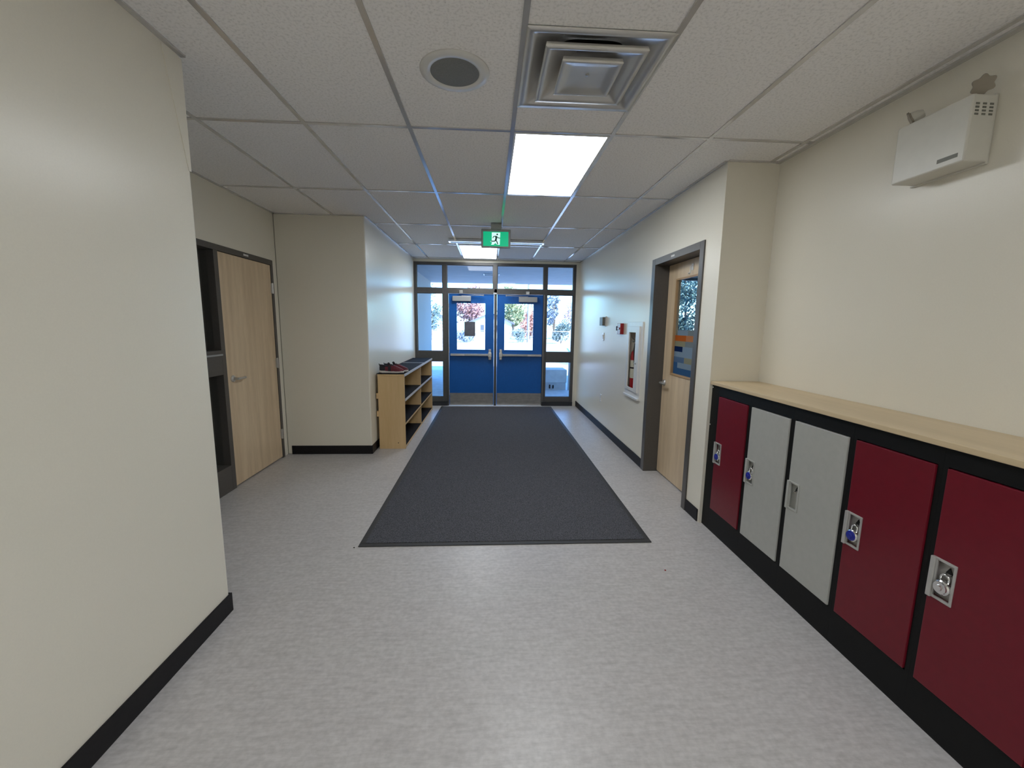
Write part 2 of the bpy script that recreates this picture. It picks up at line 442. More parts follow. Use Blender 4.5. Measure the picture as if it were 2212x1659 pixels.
# right wall: pilaster, door opening y .56..1.56, cabinet recess y 1.795..2.205, z .76..1.53
wr = MB().box(XR, 5.3, 0.325, 0.56, 0, 2.75).box(XR, 1.727, 0.56, 1.56, 2.187, 2.75).box(XR, 1.727, 1.56, 1.795, 0, 2.75)
wr.box(XR, 1.727, 1.795, 2.205, 0, .76).box(XR, 1.727, 1.795, 2.205, 1.53, 2.75).box(1.72, 1.727, 1.795, 2.205, .76, 1.53).box(XR, 1.727, 2.205, 5.30, 0, 2.75)
struct(wr.build('wall_right', WALL), 'cream painted wall on the right of the entrance')
struct(MB().box(XA, XA + .2, -9.2, 0.325, 0, 2.75).build('wall_right_alcove', WALL), 'cream wall above the lockers')
struct(MB().box(-2.75, 2.1, -9.4, -9.2, 0, 2.75).build('wall_back', WALL), 'wall at the far end behind the viewer')
struct(MB().box(XE, XR, YE, YE + .24, 2.635, 2.75).build('wall_entrance', WALL), 'strip of wall above the entrance frame')
struct(MB().box(1.457, XR, YE, YE + .24, 0, 2.635).build('wall_entrance_side', WALL), 'narrow strip of wall right of the entrance frame')
# side room seen through the right door
fw = MB().frame(1.727, 5.3, 0, 2.75, 2.55, 4.75, 0.75, 2.45, 5.06, 5.30, 'y').box(5.2, 5.3, 0.56, 5.06, 0, 2.75).box(5.3, 12, 5.06, 5.30, 0, 2.75)
struct(fw.build('wall_side_room', WALL), 'walls of the classroom behind the right door')
struct(MB().frame(2.55, 4.75, .75, 2.45, 2.60, 4.70, .80, 2.40, 5.12, 5.2, 'y').box(4.12, 4.18, 5.12, 5.2, .8, 2.4).build('trim_1', FRAME), 'window frame of the classroom')
struct(MB().box(1.727, 5.2, 0.56, 5.06, 2.70, 2.75).build('ceiling_side_room', WALL), 'ceiling of the classroom')

# wall angles at the ceiling edge
wa = MB()
wa.box(XL, XL + .022, -9.2, -.585, HC - .002, HC + .006).box(XN, XN + .022, -.58, 2.12, HC - .002, HC + .006).box(XN, XE, 2.098, 2.12, HC - .002, HC + .006)
wa.box(XE, XE + .022, 2.12, YE, HC - .002, HC + .006).box(XR - .022, XR, .325, YE, HC - .002, HC + .006).box(XR, XA, .303, .325, HC - .002, HC + .006)
wa.box(XA - .03, XA, -9.2, .325, HC - .004, HC + .006).box(XE, XR, YE - .022, YE, HC - .002, HC + .006)
struct(wa.build('trim_2', TBAR), 'metal angle along the ceiling edge')

# baseboards
def skirting(name, segs, label):
    b = MB()
    for x0, x1, y0, y1 in segs: b.box(x0, x1, y0, y1, 0, 0.102)
    struct(b.build(name, RUBBER, bevel=0.003), label)
skirting('baseboard_left', [(XL, XL + .009, -9.2, -.576), (XL - .3, XL, -.585, -.576)], 'black rubber baseboard in the left foreground')
skirting('baseboard_niche', [(XN + .05, XE + .009, 2.111, 2.12), (XE, XE + .009, 2.12, YE)], 'black rubber baseboard left of the entrance')
skirting('baseboard_right', [(XR - .009, XR, 1.575, YE), (XR - .009, XR, .345, .548)], 'black rubber baseboard on the right wall')
skirting('baseboard_alcove', [(XA - .009, XA, -9.2, -2.1)], 'black rubber baseboard beyond the lockers')

# drywall corner bead on the left foreground wall: a long shallow taper
cb = MB().prism([(-.70, HC - .01), (-.585, HC - .01), (-.585, 2.20), (-.60, 2.20)], XL - .001, XL + .0025, 'x')
struct(cb.build('trim_3', WALL), 'corner bead of the left foreground wall')

# ------------------------------------------------------------------ entrance frame, windows, doors
f = MB()
y0, y1 = YE, YE + .12
f.box(XE, -1.455, y0, y1, .075, 2.635).box(1.41, 1.457, y0, y1, .075, 2.635)
f.box(-.992, -.912, y0, y1, .075, 2.635).box(.856, .928, y0, y1, .075, 2.635)
f.box(-.072, .004, y0, y1, 2.175, 2.635).box(-.049, .001, y0 + .001, y1, 0, 2.175)
f.box(-1.455, 1.41, y0 + .002, y1, 2.588, 2.635)
f.box(-.912, .856, y0 + .001, y1, 2.083, 2.176)
for a, b in ((-1.455, -.992), (.928, 1.41)):
    f.box(a, b, y0 + .002, y1, .84, 1.027).box(a, b, y0 + .002, y1, .075, .17).box(a, b, y0 + .002, y1, 2.083, 2.176)
f.box(-.912, -.886, y0 + .003, y1, 0, 2.083).box(.871, .856, y0 + .003, y1, 0, 2.083)
ef = struct(f.build('trim_4', FRAME, bevel=.003), 'dark bronze metal frame of the entrance')
MB().box(XE, -.912, y0 - .012, y1, 0, .075).box(.871, 1.457, y0 - .012, y1, 0, .075).build('base_strip', FRAMEDK, ef)
MB().box(-.889, -.884, y0 - .006, y0 + .01, 0, 2.083).box(.872, .877, y0 - .006, y0 + .01, 0, 2.083).build('jamb_edge', ALU, ef)
MB().box(-.066, 0, y0 - .014, y0 + .002, 2.075, 2.103).build('mullion_cap', ALU, ef, bevel=.003)
MB().box(-.045, -.043, y0 - .004, y0, .02, 2.07).box(-.005, -.003, y0 - .004, y0, .02, 2.07).build('mullion_edge', EDGEGREY, ef)
panes = [(-1.455, -.992, 2.176, 2.588), (-.912, -.072, 2.176, 2.588), (.004, .856, 2.176, 2.588), (.928, 1.41, 2.176, 2.588),
         (-1.455, -.992, 1.027, 2.083), (.928, 1.41, 1.027, 2.083), (-1.455, -.992, .17, .84), (.928, 1.41, .17, .84)]
plab = ['left end pane of the transom', 'transom pane over the left blue door', 'transom pane over the right blue door', 'right end pane of the transom',
        'tall sidelight pane left of the doors', 'tall sidelight pane right of the doors', 'low sidelight pane left of the doors', 'low sidelight pane right of the doors']
for k, (a, b, c, d) in enumerate(panes):
    w = struct(MB().box(a, b, y0 + .06, y0 + .066, c, d).build('window_%d' % (k + 1), GLASS), plab[k])
    MB().frame(a, b, c, d, a + .009, b - .009, c + .009, d - .009, y0 + .030, y0 + .056, 'y').build('glazing_bead', FRAME, w)

def entrance_door(num, x0, x1, wx0, wx1, hinge, label):
    """hinge -1: hinged on the left edge"""
    ya, yb = YE + .022, YE + .067
    d = root('door_%d' % num, ((x0 + x1) / 2, ya, 0.01), label, 'door', 'blue entrance doors', 'structure')
    MB().frame(x0 + .004, x1 - .004, .014, 2.077, wx0, wx1, 1.047, 1.924, ya, yb, 'y').build('door_leaf', BLUE, d, bevel=.003)
    MB().frame(wx0, wx1, 1.047, 1.924, wx0 + .012, wx1 - .012, 1.059, 1.912, ya - .005, ya + .02, 'y').build('glass_stop', BLUE, d, bevel=.002)
    MB().box(wx0, wx1, ya + .02, ya + .026, 1.047, 1.924).build('glass', GLASS, d)
    MB().box(x0 + .012, x1 - .012, ya - .003, ya, .02, .24).build('kick_plate', STEEL, d)
    MB().box(x0 + .005, x1 - .005, ya - .010, ya, .003, .022).build('door_sweep', ALU, d)
    s = hinge   # free edge is on the side -s
    free = x1 if s < 0 else x0
    hx = x0 if s < 0 else x1
    pb = MB()
    t = 1 if s < 0 else -1            # direction from hinge to free edge
    pb.box(hx + t * .03, free - t * .105, ya - .062, ya, .944, .985)
    bar_ = pb.build('panic_bar', ALU, d, bevel=.006)
    MB().box(hx + t * .29, free - t * .105, ya - .070, ya - .060, .948, .981).build('push_pad', CLOSER, bar_, bevel=.003)
    MB().box(free - t * .108, free - t * .045, ya - .085, ya, .925, 1.01).box(free - t * .100, free - t * .052, ya - .055, ya, .875, 1.073).build('latch_head', ALU, bar_, bevel=.008)
    cb_ = MB()
    c0, c1 = (-.811, -.474) if s < 0 else (.402, .742)
    cl = cb_.box(c0, c1, ya - .055, ya, 1.943, 2.037).build('closer', CLOSER, d, bevel=.006)
    bx = -.655 if s < 0 else .565
    ex = -.25 if s < 0 else .17
    MB().bar((bx, ya - .035, 2.085), (ex, ya - .075, 2.055), .022, .008).bar((ex, ya - .075, 2.050), ((c0 + c1) / 2, ya - .03, 2.043), .02, .007).tube([(ex, ya - .075, 2.04), (ex, ya - .075, 2.065)], .013).build('closer_arm', ALU, cl)
    MB().box(bx - .032, bx + .032, ya - .06, ya - .0235, 2.078, 2.135).build('arm_bracket', ALU, cl, bevel=.006)
    hg = MB()
    for z in (.25, 1.05, 1.85):
        hg.tube([(hx, ya - .004, z - .05), (hx, ya - .004, z + .05)], .007)
    hg.build('hinge', ALU, d)
entrance_door(1, -.884, -.049, -.748, -.203, -1, 'left blue entrance door with a dark square notice on its glass')
entrance_door(2, .001, .871, .131, .691, 1, 'right blue entrance door, glass clear of any notice')
tag(MB().box(-.600, -.398, YE + .0385, YE + .0415, 1.308, 1.575).build('notice', SIGNBACK), 'dark grey square notice stuck on the left blue door window', 'notice')

# ------------------------------------------------------------------ right wooden door (in wall_right)
d3 = root('door_3', (1.66, 1.05, 0), 'maple door with tall glass and coloured film in a dark frame', 'door', None, 'structure')
fr = MB()
fr.box(XR - .012, XR + .01, .546, .61, 0, 2.196).box(XR - .012, XR + .01, 1.492, 1.572, 0, 2.196).box(XR - .012, XR + .01, .61, 1.492, 2.135, 2.196)
fr.box(XR + .009, 1.73, .562, .600, 0, 2.185).box(XR + .009, 1.73, 1.492, 1.558, 0, 2.185).box(XR + .009, 1.73, .60, 1.492, 2.135, 2.185)
fr.box(1.712, 1.73, .60, .615, 0, 2.135).box(1.712, 1.73, 1.475, 1.492, 0, 2.135).box(1.712, 1.73, .6, 1.49, 2.12, 2.135)
frame3 = fr.build('door_frame', JAMB, d3, bevel=.002)
MB().box(XR - .0145, XR - .012, 1.06, 1.13, 2.155, 2.172).build('number_tag', PAPER, frame3)
leaf = MB().frame(.604, 1.488, .012, 2.131, .78, 1.312, 1.061, 1.986, 1.662, 1.708, 'x').build('door_leaf', MAPLE_DOOR, d3, bevel=.002)
MB().frame(.78, 1.312, 1.061, 1.986, .798, 1.294, 1.079, 1.968, 1.655, 1.68, 'x').build('glass_stop', BEADWOOD, d3, bevel=.002)
MB().box(1.68, 1.686, .78, 1.312, 1.061, 1.986).build('glass', GLASS, d3)
fm = MB()
blocks = [(1.25, 1.04, 1.50, 1.45, 0), (1.04, .80, 1.50, 1.45, 5), (1.294, 1.07, 1.45, 1.396, 1), (1.07, .80, 1.45, 1.396, 6),
          (1.294, 1.08, 1.396, 1.345, 3), (1.08, .80, 1.396, 1.345, 5), (1.294, 1.125, 1.345, 1.295, 2), (1.125, .80, 1.345, 1.295, 0),
          (1.294, .92, 1.295, 1.245, 0), (.92, .80, 1.295, 1.245, 5), (1.294, 1.08, 1.245, 1.192, 7), (1.08, .80, 1.245, 1.192, 3),
          (1.294, 1.21, 1.192, 1.14, 4), (1.21, .80, 1.192, 1.14, 0), (1.294, .80, 1.14, 1.079, 4)]
for a, b, c, d, mi in blocks:
    fm.box(1.6785, 1.6795, b, a, d, c, mi)
fm.build('window_film', FILMS, d3)
def lever(parent, cx, cy, cz, sx, sy, name='lever_handle'):
    """lever on a face with outward normal sx along x, lever pointing sy along y"""
    b = MB().lathe((cx, cy, cz), [(.031, 0), (.031, sx * .008), (.027, sx * .013), (.013, sx * .015), (.012, sx * .05)], 'x', 24)
    b.tube([(cx + sx * .048, cy, cz), (cx + sx * .052, cy + sy * .02, cz), (cx + sx * .052, cy + sy * .11, cz), (cx + sx * .046, cy + sy * .125, cz)], [.011, .011, .010, .007], 12)
    return b.build(name, ALU, parent, smooth=False)
lever(d3, 1.662, 1.43, .965, -1, -1)
hk = MB().tube([(1.655, 1.0, 2.07), (1.640, 1.0, 2.06), (1.640, 1.0, 2.01), (1.635, 1.0, 1.998), (1.622, 1.0, 2.004)], .006, 8).box(1.655, 1.662, .985, 1.015, 2.03, 2.085)
hk.build('coat_hook', WHITE, d3)

# ------------------------------------------------------------------ left wooden door with sidelight (in wall_left_niche)
d4 = root('door_4', (-2.47, 1.55, 0), 'plain maple door with lever handle beside a dark sidelight', 'door', None, 'structure')
fx0, fx1 = XN - .12, XN + .010
fr = MB()
fr.box(fx0, fx1, .25, 2.032, 2.125, 2.176).box(fx0, fx1, 1.988, 2.032, 0, 2.125).box(fx0, fx1, 1.062, 1.118, 0, 2.125).box(fx0, fx1, .25, .30, 0, 2.125)
fr.box(fx0, fx1, .30, 1.062, 1.06, 1.275).box(fx0, fx1, .30, 1.062, 0, .235)
fr.box(fx0, XN - .06, 1.118, 1.988, 2.10, 2.125)
frame4 = fr.build('door_frame', JAMB, d4, bevel=.002)
MB().box(fx1, fx1 + .012, .30, 1.062, 1.228, 1.243).build('ledge', CLOSER, frame4, bevel=.002)
MB().box(fx1, fx1 + .002, 1.50, 1.58, 2.143, 2.160).build('number_tag', PAPER, frame4)
MB().box(XN - .043, XN + .004, 1.122, 1.984, .014, 2.12).build('door_leaf', MAPLE_DOOR, d4, bevel=.002)
lever(d4, XN + .004, 1.195, 1.008, 1, 1)
for z in (.28, 1.08, 1.88):
    MB().tube([(XN + .016, 1.987, z - .055), (XN + .016, 1.987, z + .055)], .009, 10).box(XN + .004, XN + .0125, 1.968, 2.006, z - .05, z + .05).build('hinge', ALU, d4)
w = struct(MB().box(XN - .055, XN - .049, .30, 1.062, 1.275, 2.125).build('window_9', GLASS), 'upper dark sidelight pane beside the left door')
w = struct(MB().box(XN - .055, XN - .049, .30, 1.062, .235, 1.06).build('window_10', GLASS), 'lower dark sidelight pane beside the left door')
tag(MB().box(XN - .0485, XN - .0475, .70, .93, 1.46, 1.665).build('paper_sheet', PAPER), 'white paper sheet taped inside the dark sidelight glass', 'paper')

# ------------------------------------------------------------------ entrance mat
mt = root('entrance_mat', (0, 2.5, 0), 'long charcoal carpet mat running up to the blue doors', 'mat')
MB().box(-.985, .995, .075, 4.93, .0005, .010).build('carpet_pile', MATCARPET, mt)
mb_ = MB()
for a in ((-1.025, 1.035, .035, .075), (-1.025, -.985, .075, 4.96), (.995, 1.035, .075, 4.96), (-.985, .995, 4.93, 4.96)):
    mb_.box(a[0], a[1], a[2], a[3], .0005, .007)
mb_.build('rubber_border', MATRUBBER, mt, bevel=.002)

# ------------------------------------------------------------------ lockers
XF = 1.550
PITCH = .3798
def padlock(yc, zc, dial, label, tilt=0.0):
    p = root('padlock', (XF, yc, zc), label, 'padlock', 'padlocks on the lockers')
    xb = XF - .006
    MB().lathe((xb, yc, zc), [(.022, .006), (.027, .004), (.027, -.010), (.023, -.0135)], 'x', 28).build('lock_body', CHROME, p, smooth=False)
    MB().tube([(xb, yc - .014, zc + .016)] + [(xb, yc - .014 * math.cos(t), zc + .036 + .014 * math.sin(t)) for t in [k * PI / 10 for k in range(11)]] + [(xb, yc + .014, zc + .016)], .0038, 10).build('shackle', CHROME, p, smooth=True)
    if dial is not None:
        MB().lathe((xb, yc, zc), [(.0225, -.0135), (.0215, -.018), (.012, -.0185), (.010, -.024), (0.0, -.0245)], 'x', 24).build('dial', dial, p)
    return p

def make_locker(i, mat, cup, label):
    L = .213 - PITCH * i
    a, b = L + .0209, L - .3589            # unit edges in y (a far, b near)
    k = root('locker', (1.72, (a + b) / 2, 0), label, 'locker', 'row of half-height lockers')
    body = MB().box(XF + .03, XA - .004, b + .0002, a - .0002, 0, 1.105)
    body.frame(b + .0002, a - .0002, 0, 1.105, L - .341, L + .003, .17, 1.034, XF, XF + .03, 'x')
    body.build('cabinet_body', LOCKBLACK, k)
    hz0, hz1, hy1, hy0 = .541, .688, L - .001 - .006, L - .078
    d = MB().frame(L - .338, L, .175, 1.030, hy0, hy1, hz0, hz1, XF - .007, XF + .016, 'x').build('locker_door', mat, k, bevel=.0025)
    MB().box(XF + .010, XF + .020, hy0 - .004, hy1 + .004, hz0 - .004, hz1 + .004).build('recess_back', cup, d)
    h = MB().frame(hy0 - .006, hy1 + .004, hz0 - .006, hz1 + .006, hy0 + .003, hy1 - .013, hz0 + .004, hz1 - .004, XF - .011, XF - .002, 'x')
    h.box(XF - .019, XF - .008, hy1 - .012, hy1 + .005, hz0 - .006, hz1 + .006)
    h.prism([(hz0 + .004, XF + .016), (hz0 + .022, XF + .016), (hz0 + .004, XF - .009)], 0, 0, 'z') if False else None
    h.build('handle_frame', cup, d, bevel=.002)
    tri = MB().prism([(hy0 + .016, .645), (hy0 + .040, .645), (hy0 + .028, .668)], XF + .006, XF + .0105, 'x')
    tri.build('hasp_slot', DARK, d)
    MB().tube([(XF + .016, hy0 + .020, .640), (XF - .005, hy0 + .020, .640), (XF - .005, hy0 + .036, .640), (XF + .016, hy0 + .036, .640)], .003, 8).build('staple', CHROME, d)
    return L
cols = [(LOCKRED, HANDLE, 'dark red locker at the far end of the row, against the filler strip'),
        (LOCKGREY, LOCKGREY, 'pale grey locker next to the far red one, with a blue-dial padlock'),
        (LOCKGREY, LOCKGREY, 'pale grey locker with no padlock in its handle recess'),
        (LOCKRED, HANDLE, 'dark red locker with a blue-dial padlock, beside the grey one without a lock'),
        (LOCKRED, HANDLE, 'dark red locker nearest the viewer with a silver padlock')]
for i, (m1, m2, lab) in enumerate(cols):
    make_locker(i, m1, m2, lab)
def lock_at(i): return .213 - PITCH * i - .050
padlock(lock_at(0), .592, DIALBLUE, 'blue-dial padlock on the farthest red locker')
padlock(lock_at(1), .592, DIALBLUE, 'blue-dial padlock on the grey locker')
padlock(lock_at(3), .592, DIALBLUE, 'blue-dial padlock on the second red locker from the near end')
padlock(lock_at(4), .592, CHROME, 'plain silver padlock on the nearest red locker')
ct = root('worktop', (1.7, -.8, 1.105), 'long pale maple laminate worktop over the lockers', 'worktop')
MB().box(1.532, XA - .001, -1.69, .323, 1.1055, 1.130).build('laminate_top', MAPLE_TOP, ct, bevel=.003)
fl = root('filler_strip', (1.56, .28, 0), 'black filler panel between the far red locker and the door pilaster', 'panel')
MB().box(XF, XF + .35, .2345, .324, 0, 1.105).build('panel', LOCKBLACK, fl)
for z in (1.085, .80):
    MB().lathe((XF, .315, z), [(.006, 0), (.005, -.002), (.0, -.003)], 'x', 12).build('screw', ALU, fl)

# ------------------------------------------------------------------ shoe shelf
X0, X1, Y0, Y1, ZT = -1.468, -1.152, 2.315, 4.71, .922
sh = root('shoe_shelf', (-1.31, 3.5, 0), 'low maple shoe shelf with black liners along the left wall', 'shelf')
for ya, yb in ((Y0, Y0 + .02), (Y1 - .02, Y1)):
    MB().box(X0, X1, ya, yb, 0, ZT - .02).build('side_panel', MAPLE_SHELF, sh, bevel=.0015)
MB().box(X0 + .012, X1 - .004, 3.512, 3.532, .03, ZT - .02).build('divider', MAPLE_SHELF, sh)
MB().box(X0, X0 + .01, Y0 + .02, Y1 - .02, .01, ZT - .02).build('back_panel', MAPLE_SHELF, sh)
MB().box(X0, X1, Y0 - .004, Y1 + .004, ZT - .02, ZT).build('top_panel', MAPLE_SHELF, sh)
for z in (.03, .315, .615):
    for ya, yb in ((Y0 + .02, 3.512), (3.532, Y1 - .02)):
        s_ = MB().box(X0 + .012, X1 - .002, ya, yb, z - .02, z).build('shelf_board', MAPLE_SHELF, sh)
        MB().box(X0 + .014, X1 - .006, ya + .003, yb - .003, z, z + .004).build('liner', LINER, s_)
MB().box(X1, X1 + .007, Y0 - .004, Y1 + .004, ZT - .026, ZT + .004).build('edge_band', EDGE, sh)
MB().box(X1, X1 + .005, Y0 + .02, Y1 - .02, .590, .620).build('edge_band', EDGE, sh)
for ya, yb in ((Y0 - .004, 3.77), (3.80, Y1 + .002)):
    MB().box(X0 - .015, X1 - .001, ya, yb, ZT, ZT + .005).build('top_liner', LINER, sh)
MB().box(X0, X1, 3.772, 3.798, ZT, ZT + .007).build('seam_strip', EDGE, sh)
for z in (.40, .62):
    MB().box(X0 - .026, X0, Y0 + .01, Y0 + .05, z, z + .07).build('spacer_block', MAPLE_SHELF, sh, bevel=.004)
MB().lathe((-1.24, Y0, .075), [(.006, 0), (.006, -.001)], 'y', 12).build('cam_hole', DARK, sh)

def make_shoe(px, py, pz, ang, sc, label):
    """toe towards +x before the turn"""
    r = root('sneaker', (px, py, pz), label, 'shoe', 'red sneakers on the shelf')
    R = Matrix.Rotation(ang, 3, 'Z')
    def W(p): return Vector((px, py, pz)) + R @ (Vector(p) * sc)
    st = [0.0, .06, .14, .24, .36, .48, .60, .72, .84, .93, .98, 1.0]
    hw = [.018, .030, .034, .033, .031, .034, .040, .044, .042, .033, .020, .006]
    top = [.090, .102, .098, .092, .093, .104, .100, .084, .068, .055, .045, .033]
    sole = [.036, .034, .031, .029, .027, .025, .024, .024, .025, .027, .028, .028]
    LEN = .285
    up_ = MB(); n = 13; vs = []; fs = []
    for t, h, tp, so in zip(st, hw, top, sole):
        for k in range(n):
            a = PI * k / (n - 1)
            c, s2 = math.cos(a), math.sin(a)
            vs.append(W((t * LEN - .14, h * (abs(c) ** .7) * (1 if c > 0 else -1), so - .008 + (tp - so + .008) * (s2 ** .75 if s2 > 0 else 0))))
    for i in range(len(st) - 1):
        for k in range(n - 1):
            if i < 4 and k in (5, 6): continue            # foot opening
            fs.append((i * n + k, i * n + k + 1, (i + 1) * n + k + 1, (i + 1) * n + k))
    up_.add(vs, fs)
    up_.f.append(tuple(range(n))); up_.m.append(0)
    up_.m = [1 if (k < 12 * 3 or 12 * 4 <= k < 12 * 5) else 0 for k in range(len(up_.m))]
    upper = up_.build('upper', [SHOERED, SHOEDARK], r, smooth=True)
    so_ = MB()
    out = [(t * LEN - .14, h + .005) for t, h in zip(st, hw)]
    loop = [(x, w_) for x, w_ in out] + [(x, -w_) for x, w_ in reversed(out)]
    m = len(loop)
    zt = [s_ + (.004 if i % 3 == 0 else 0) for i, s_ in enumerate(sole)]; zt = zt + zt[::-1]
    vs = [W((x * 1.01, y * .94, .006 if -.11 < x < .09 else .010)) for x, y in loop] + [W((x, y, .014)) for x, y in loop] + [W((x, y * .98, z)) for (x, y), z in zip(loop, zt)]
    fs = [tuple(range(m)), tuple(range(3 * m - 1, 2 * m - 1, -1))]
    for lv in (0, 1):
        fs += [(lv * m + k, lv * m + (k + 1) % m, (lv + 1) * m + (k + 1) % m, (lv + 1) * m + k) for k in range(m)]
    so_.add(vs, fs).build('sole', SHOESOLE, r)
    vs = [W((x * 1.0, y * .9, z)) for z in (0, .010) for x, y in loop]
    MB().add(vs, [tuple(range(m)), tuple(range(2 * m - 1, m - 1, -1))] + [(k, m + k, m + (k + 1) % m, (k + 1) % m) for k in range(m)]).build('outsole', SHOEDARK, r)
    col = [W((-.14 + LEN * (.01 + .2 * (1 - math.cos(a))), .024 * math.sin(a), .100 - .008 * (1 - math.cos(a)))) for a in [2 * PI * k / 20 for k in range(21)]]
    MB().tube(col, .007 * sc, 8, caps=False).build('collar', SHOEDARK, r, smooth=True)
    tg = MB()
    tg.tube([W((-.015, 0, .090)), W((-.030, 0, .112)), W((-.040, 0, .128))], [.014 * sc, .016 * sc, .010 * sc], 8)
    tg.build('tongue', SHOEDARK, r, smooth=True)
    lc = MB()
    for q in range(4):
        x = -.005 + q * .018; z = .106 - q * .0085
        lc.tube([W((x, -.026, z - .012)), W((x + .006, 0, z + .004)), W((x, .026, z - .012))], .0035 * sc, 6)
    lc.build('laces', SHOEDARK, r, smooth=True)
    MB().tube([W((-.137, 0, .090)), W((-.149, 0, .116))], [.006 * sc, .004 * sc], 8).build('heel_tab', SHOEDARK, r)
    return r
make_shoe(-1.315, 2.385, ZT + .006, .03, 1.0, 'dark red sneaker nearest the shelf end, heel to the wall')
make_shoe(-1.285, 2.505, ZT + .006, .10, 1.0, 'dark red sneaker behind the other one on the shelf')

# ------------------------------------------------------------------ right wall fittings
ec = root('extinguisher_cabinet', (XR, 2.0, .71), 'white recessed cabinet around the fire extinguisher', 'cabinet')
MB().frame(1.737, 2.225, .71, 1.58, 1.795, 2.17, .80, 1.525, XR - .012, XR + .004, 'x').build('trim_ring', WHITE, ec, bevel=.003)
MB().frame(1.79, 2.19, .79, 1.53, 1.905, 2.125, .825, 1.46, XR - .026, XR - .010, 'x').build('cabinet_door', WHITE, ec, bevel=.003)
MB().box(XR - .032, XR - .012, 1.745, 2.215, .712, .735).build('ledge', WHITE, ec, bevel=.003)
MB().lathe((XR - .026, 1.85, 1.12), [(.012, 0), (.012, -.008), (.006, -.010), (.006, -.02)], 'x', 14).build('latch', ALU, ec)
fe = root('fire_extinguisher', (1.603, 2.108, .766), 'red fire extinguisher standing in the white wall cabinet', 'fire extinguisher')
MB().lathe((1.603, 2.108, .766), [(.066, 0), (.070, .01), (.070, .42), (.062, .46), (.045, .49), (.025, .51), (.020, .53)], 'z', 32).build('cylinder', RED, fe, smooth=True)
MB().lathe((1.603, 2.108, .766), [(.0705, .16), (.0712, .161), (.0712, .27), (.0705, .271)], 'z', 32).lathe((1.603, 2.108, .766), [(.0705, .29), (.0712, .291), (.0712, .37), (.0705, .371)], 'z', 32).build('label_band', LABELCREAM, fe)
MB().lathe((1.603, 2.108, .766), [(.071, .272), (.073, .273), (.073, .288), (.071, .289)], 'z', 32).build('strap', DARK, fe)
vh = MB().lathe((1.603, 2.108, 1.29), [(.022, 0), (.022, .05), (.012, .06)], 'z', 16).box(1.53, 1.62, 2.07, 2.10, 1.345, 1.362).bar((1.59, 2.085, 1.345), (1.525, 2.085, 1.40), .022, .008)
vh.build('valve_lever', GREYPLASTIC, fe, bevel=.002)
MB().tube([(1.575, 2.07, 1.32), (1.545, 2.02, 1.33), (1.532, 2.005, 1.27), (1.545, 1.995, 1.05), (1.55, 1.99, .92)], .011, 10).build('hose', DARK, fe, smooth=True)
MB().lathe((1.572, 2.085, 1.312), [(.014, 0), (.014, -.012), (.0, -.0125)], 'x', 16).build('gauge', WHITE, fe)
ps = root('fire_alarm_pull', (XR, 2.47, 1.43), 'red fire alarm pull station beside the extinguisher cabinet', 'alarm')
MB().box(XR - .045, XR, 2.405, 2.535, 1.43, 1.565).build('housing', RED, ps, bevel=.004)
MB().bar((XR - .046, 2.43, 1.50), (XR - .046, 2.51, 1.50), .028, .012, (1, 0, 0)).build('pull_handle', RED, ps, bevel=.003)
MB().box(XR - .052, XR - .02, 2.535, 2.548, 1.475, 1.53).build('side_catch', DARK, ps)
tb = root('sensor_box', (XR, 3.3, 1.535), 'grey-green sensor box above the light switch', 'sensor')
MB().box(XR - .05, XR, 3.215, 3.375, 1.535, 1.655).build('cover', GREYPLASTIC, tb, bevel=.004)
MB().box(XR - .012, XR, 3.205, 3.385, 1.525, 1.665).build('back_plate', WHITE, tb, bevel=.002)
sw = root('light_switch', (XR, 3.31, 1.318), 'white light switch under the grey sensor box', 'switch')
MB().box(XR - .008, XR, 3.275, 3.350, 1.318, 1.432).build('cover_plate', PLATE, sw, bevel=.003)
MB().bar((XR - .010, 3.3125, 1.345), (XR - .014, 3.3125, 1.405), .03, .008, (1, 0, 0)).build('rocker', PLATE, sw, bevel=.002)
ou = root('wall_outlet', (XR, 3.30, .41), 'white wall outlet low on the right wall', 'outlet')
MB().box(XR - .007, XR, 3.262, 3.335, .41, .525).build('cover_plate', PLATE, ou, bevel=.003)
for z in (.445, .49):
    MB().box(XR - .0085, XR - .0065, 3.283, 3.314, z - .014, z + .014).box(XR - .009, XR - .008, 3.289, 3.292, z - .006, z + .006, 1).box(XR - .009, XR - .008, 3.304, 3.307, z - .006, z + .006, 1).build('socket', [WHITE, DARK], ou)

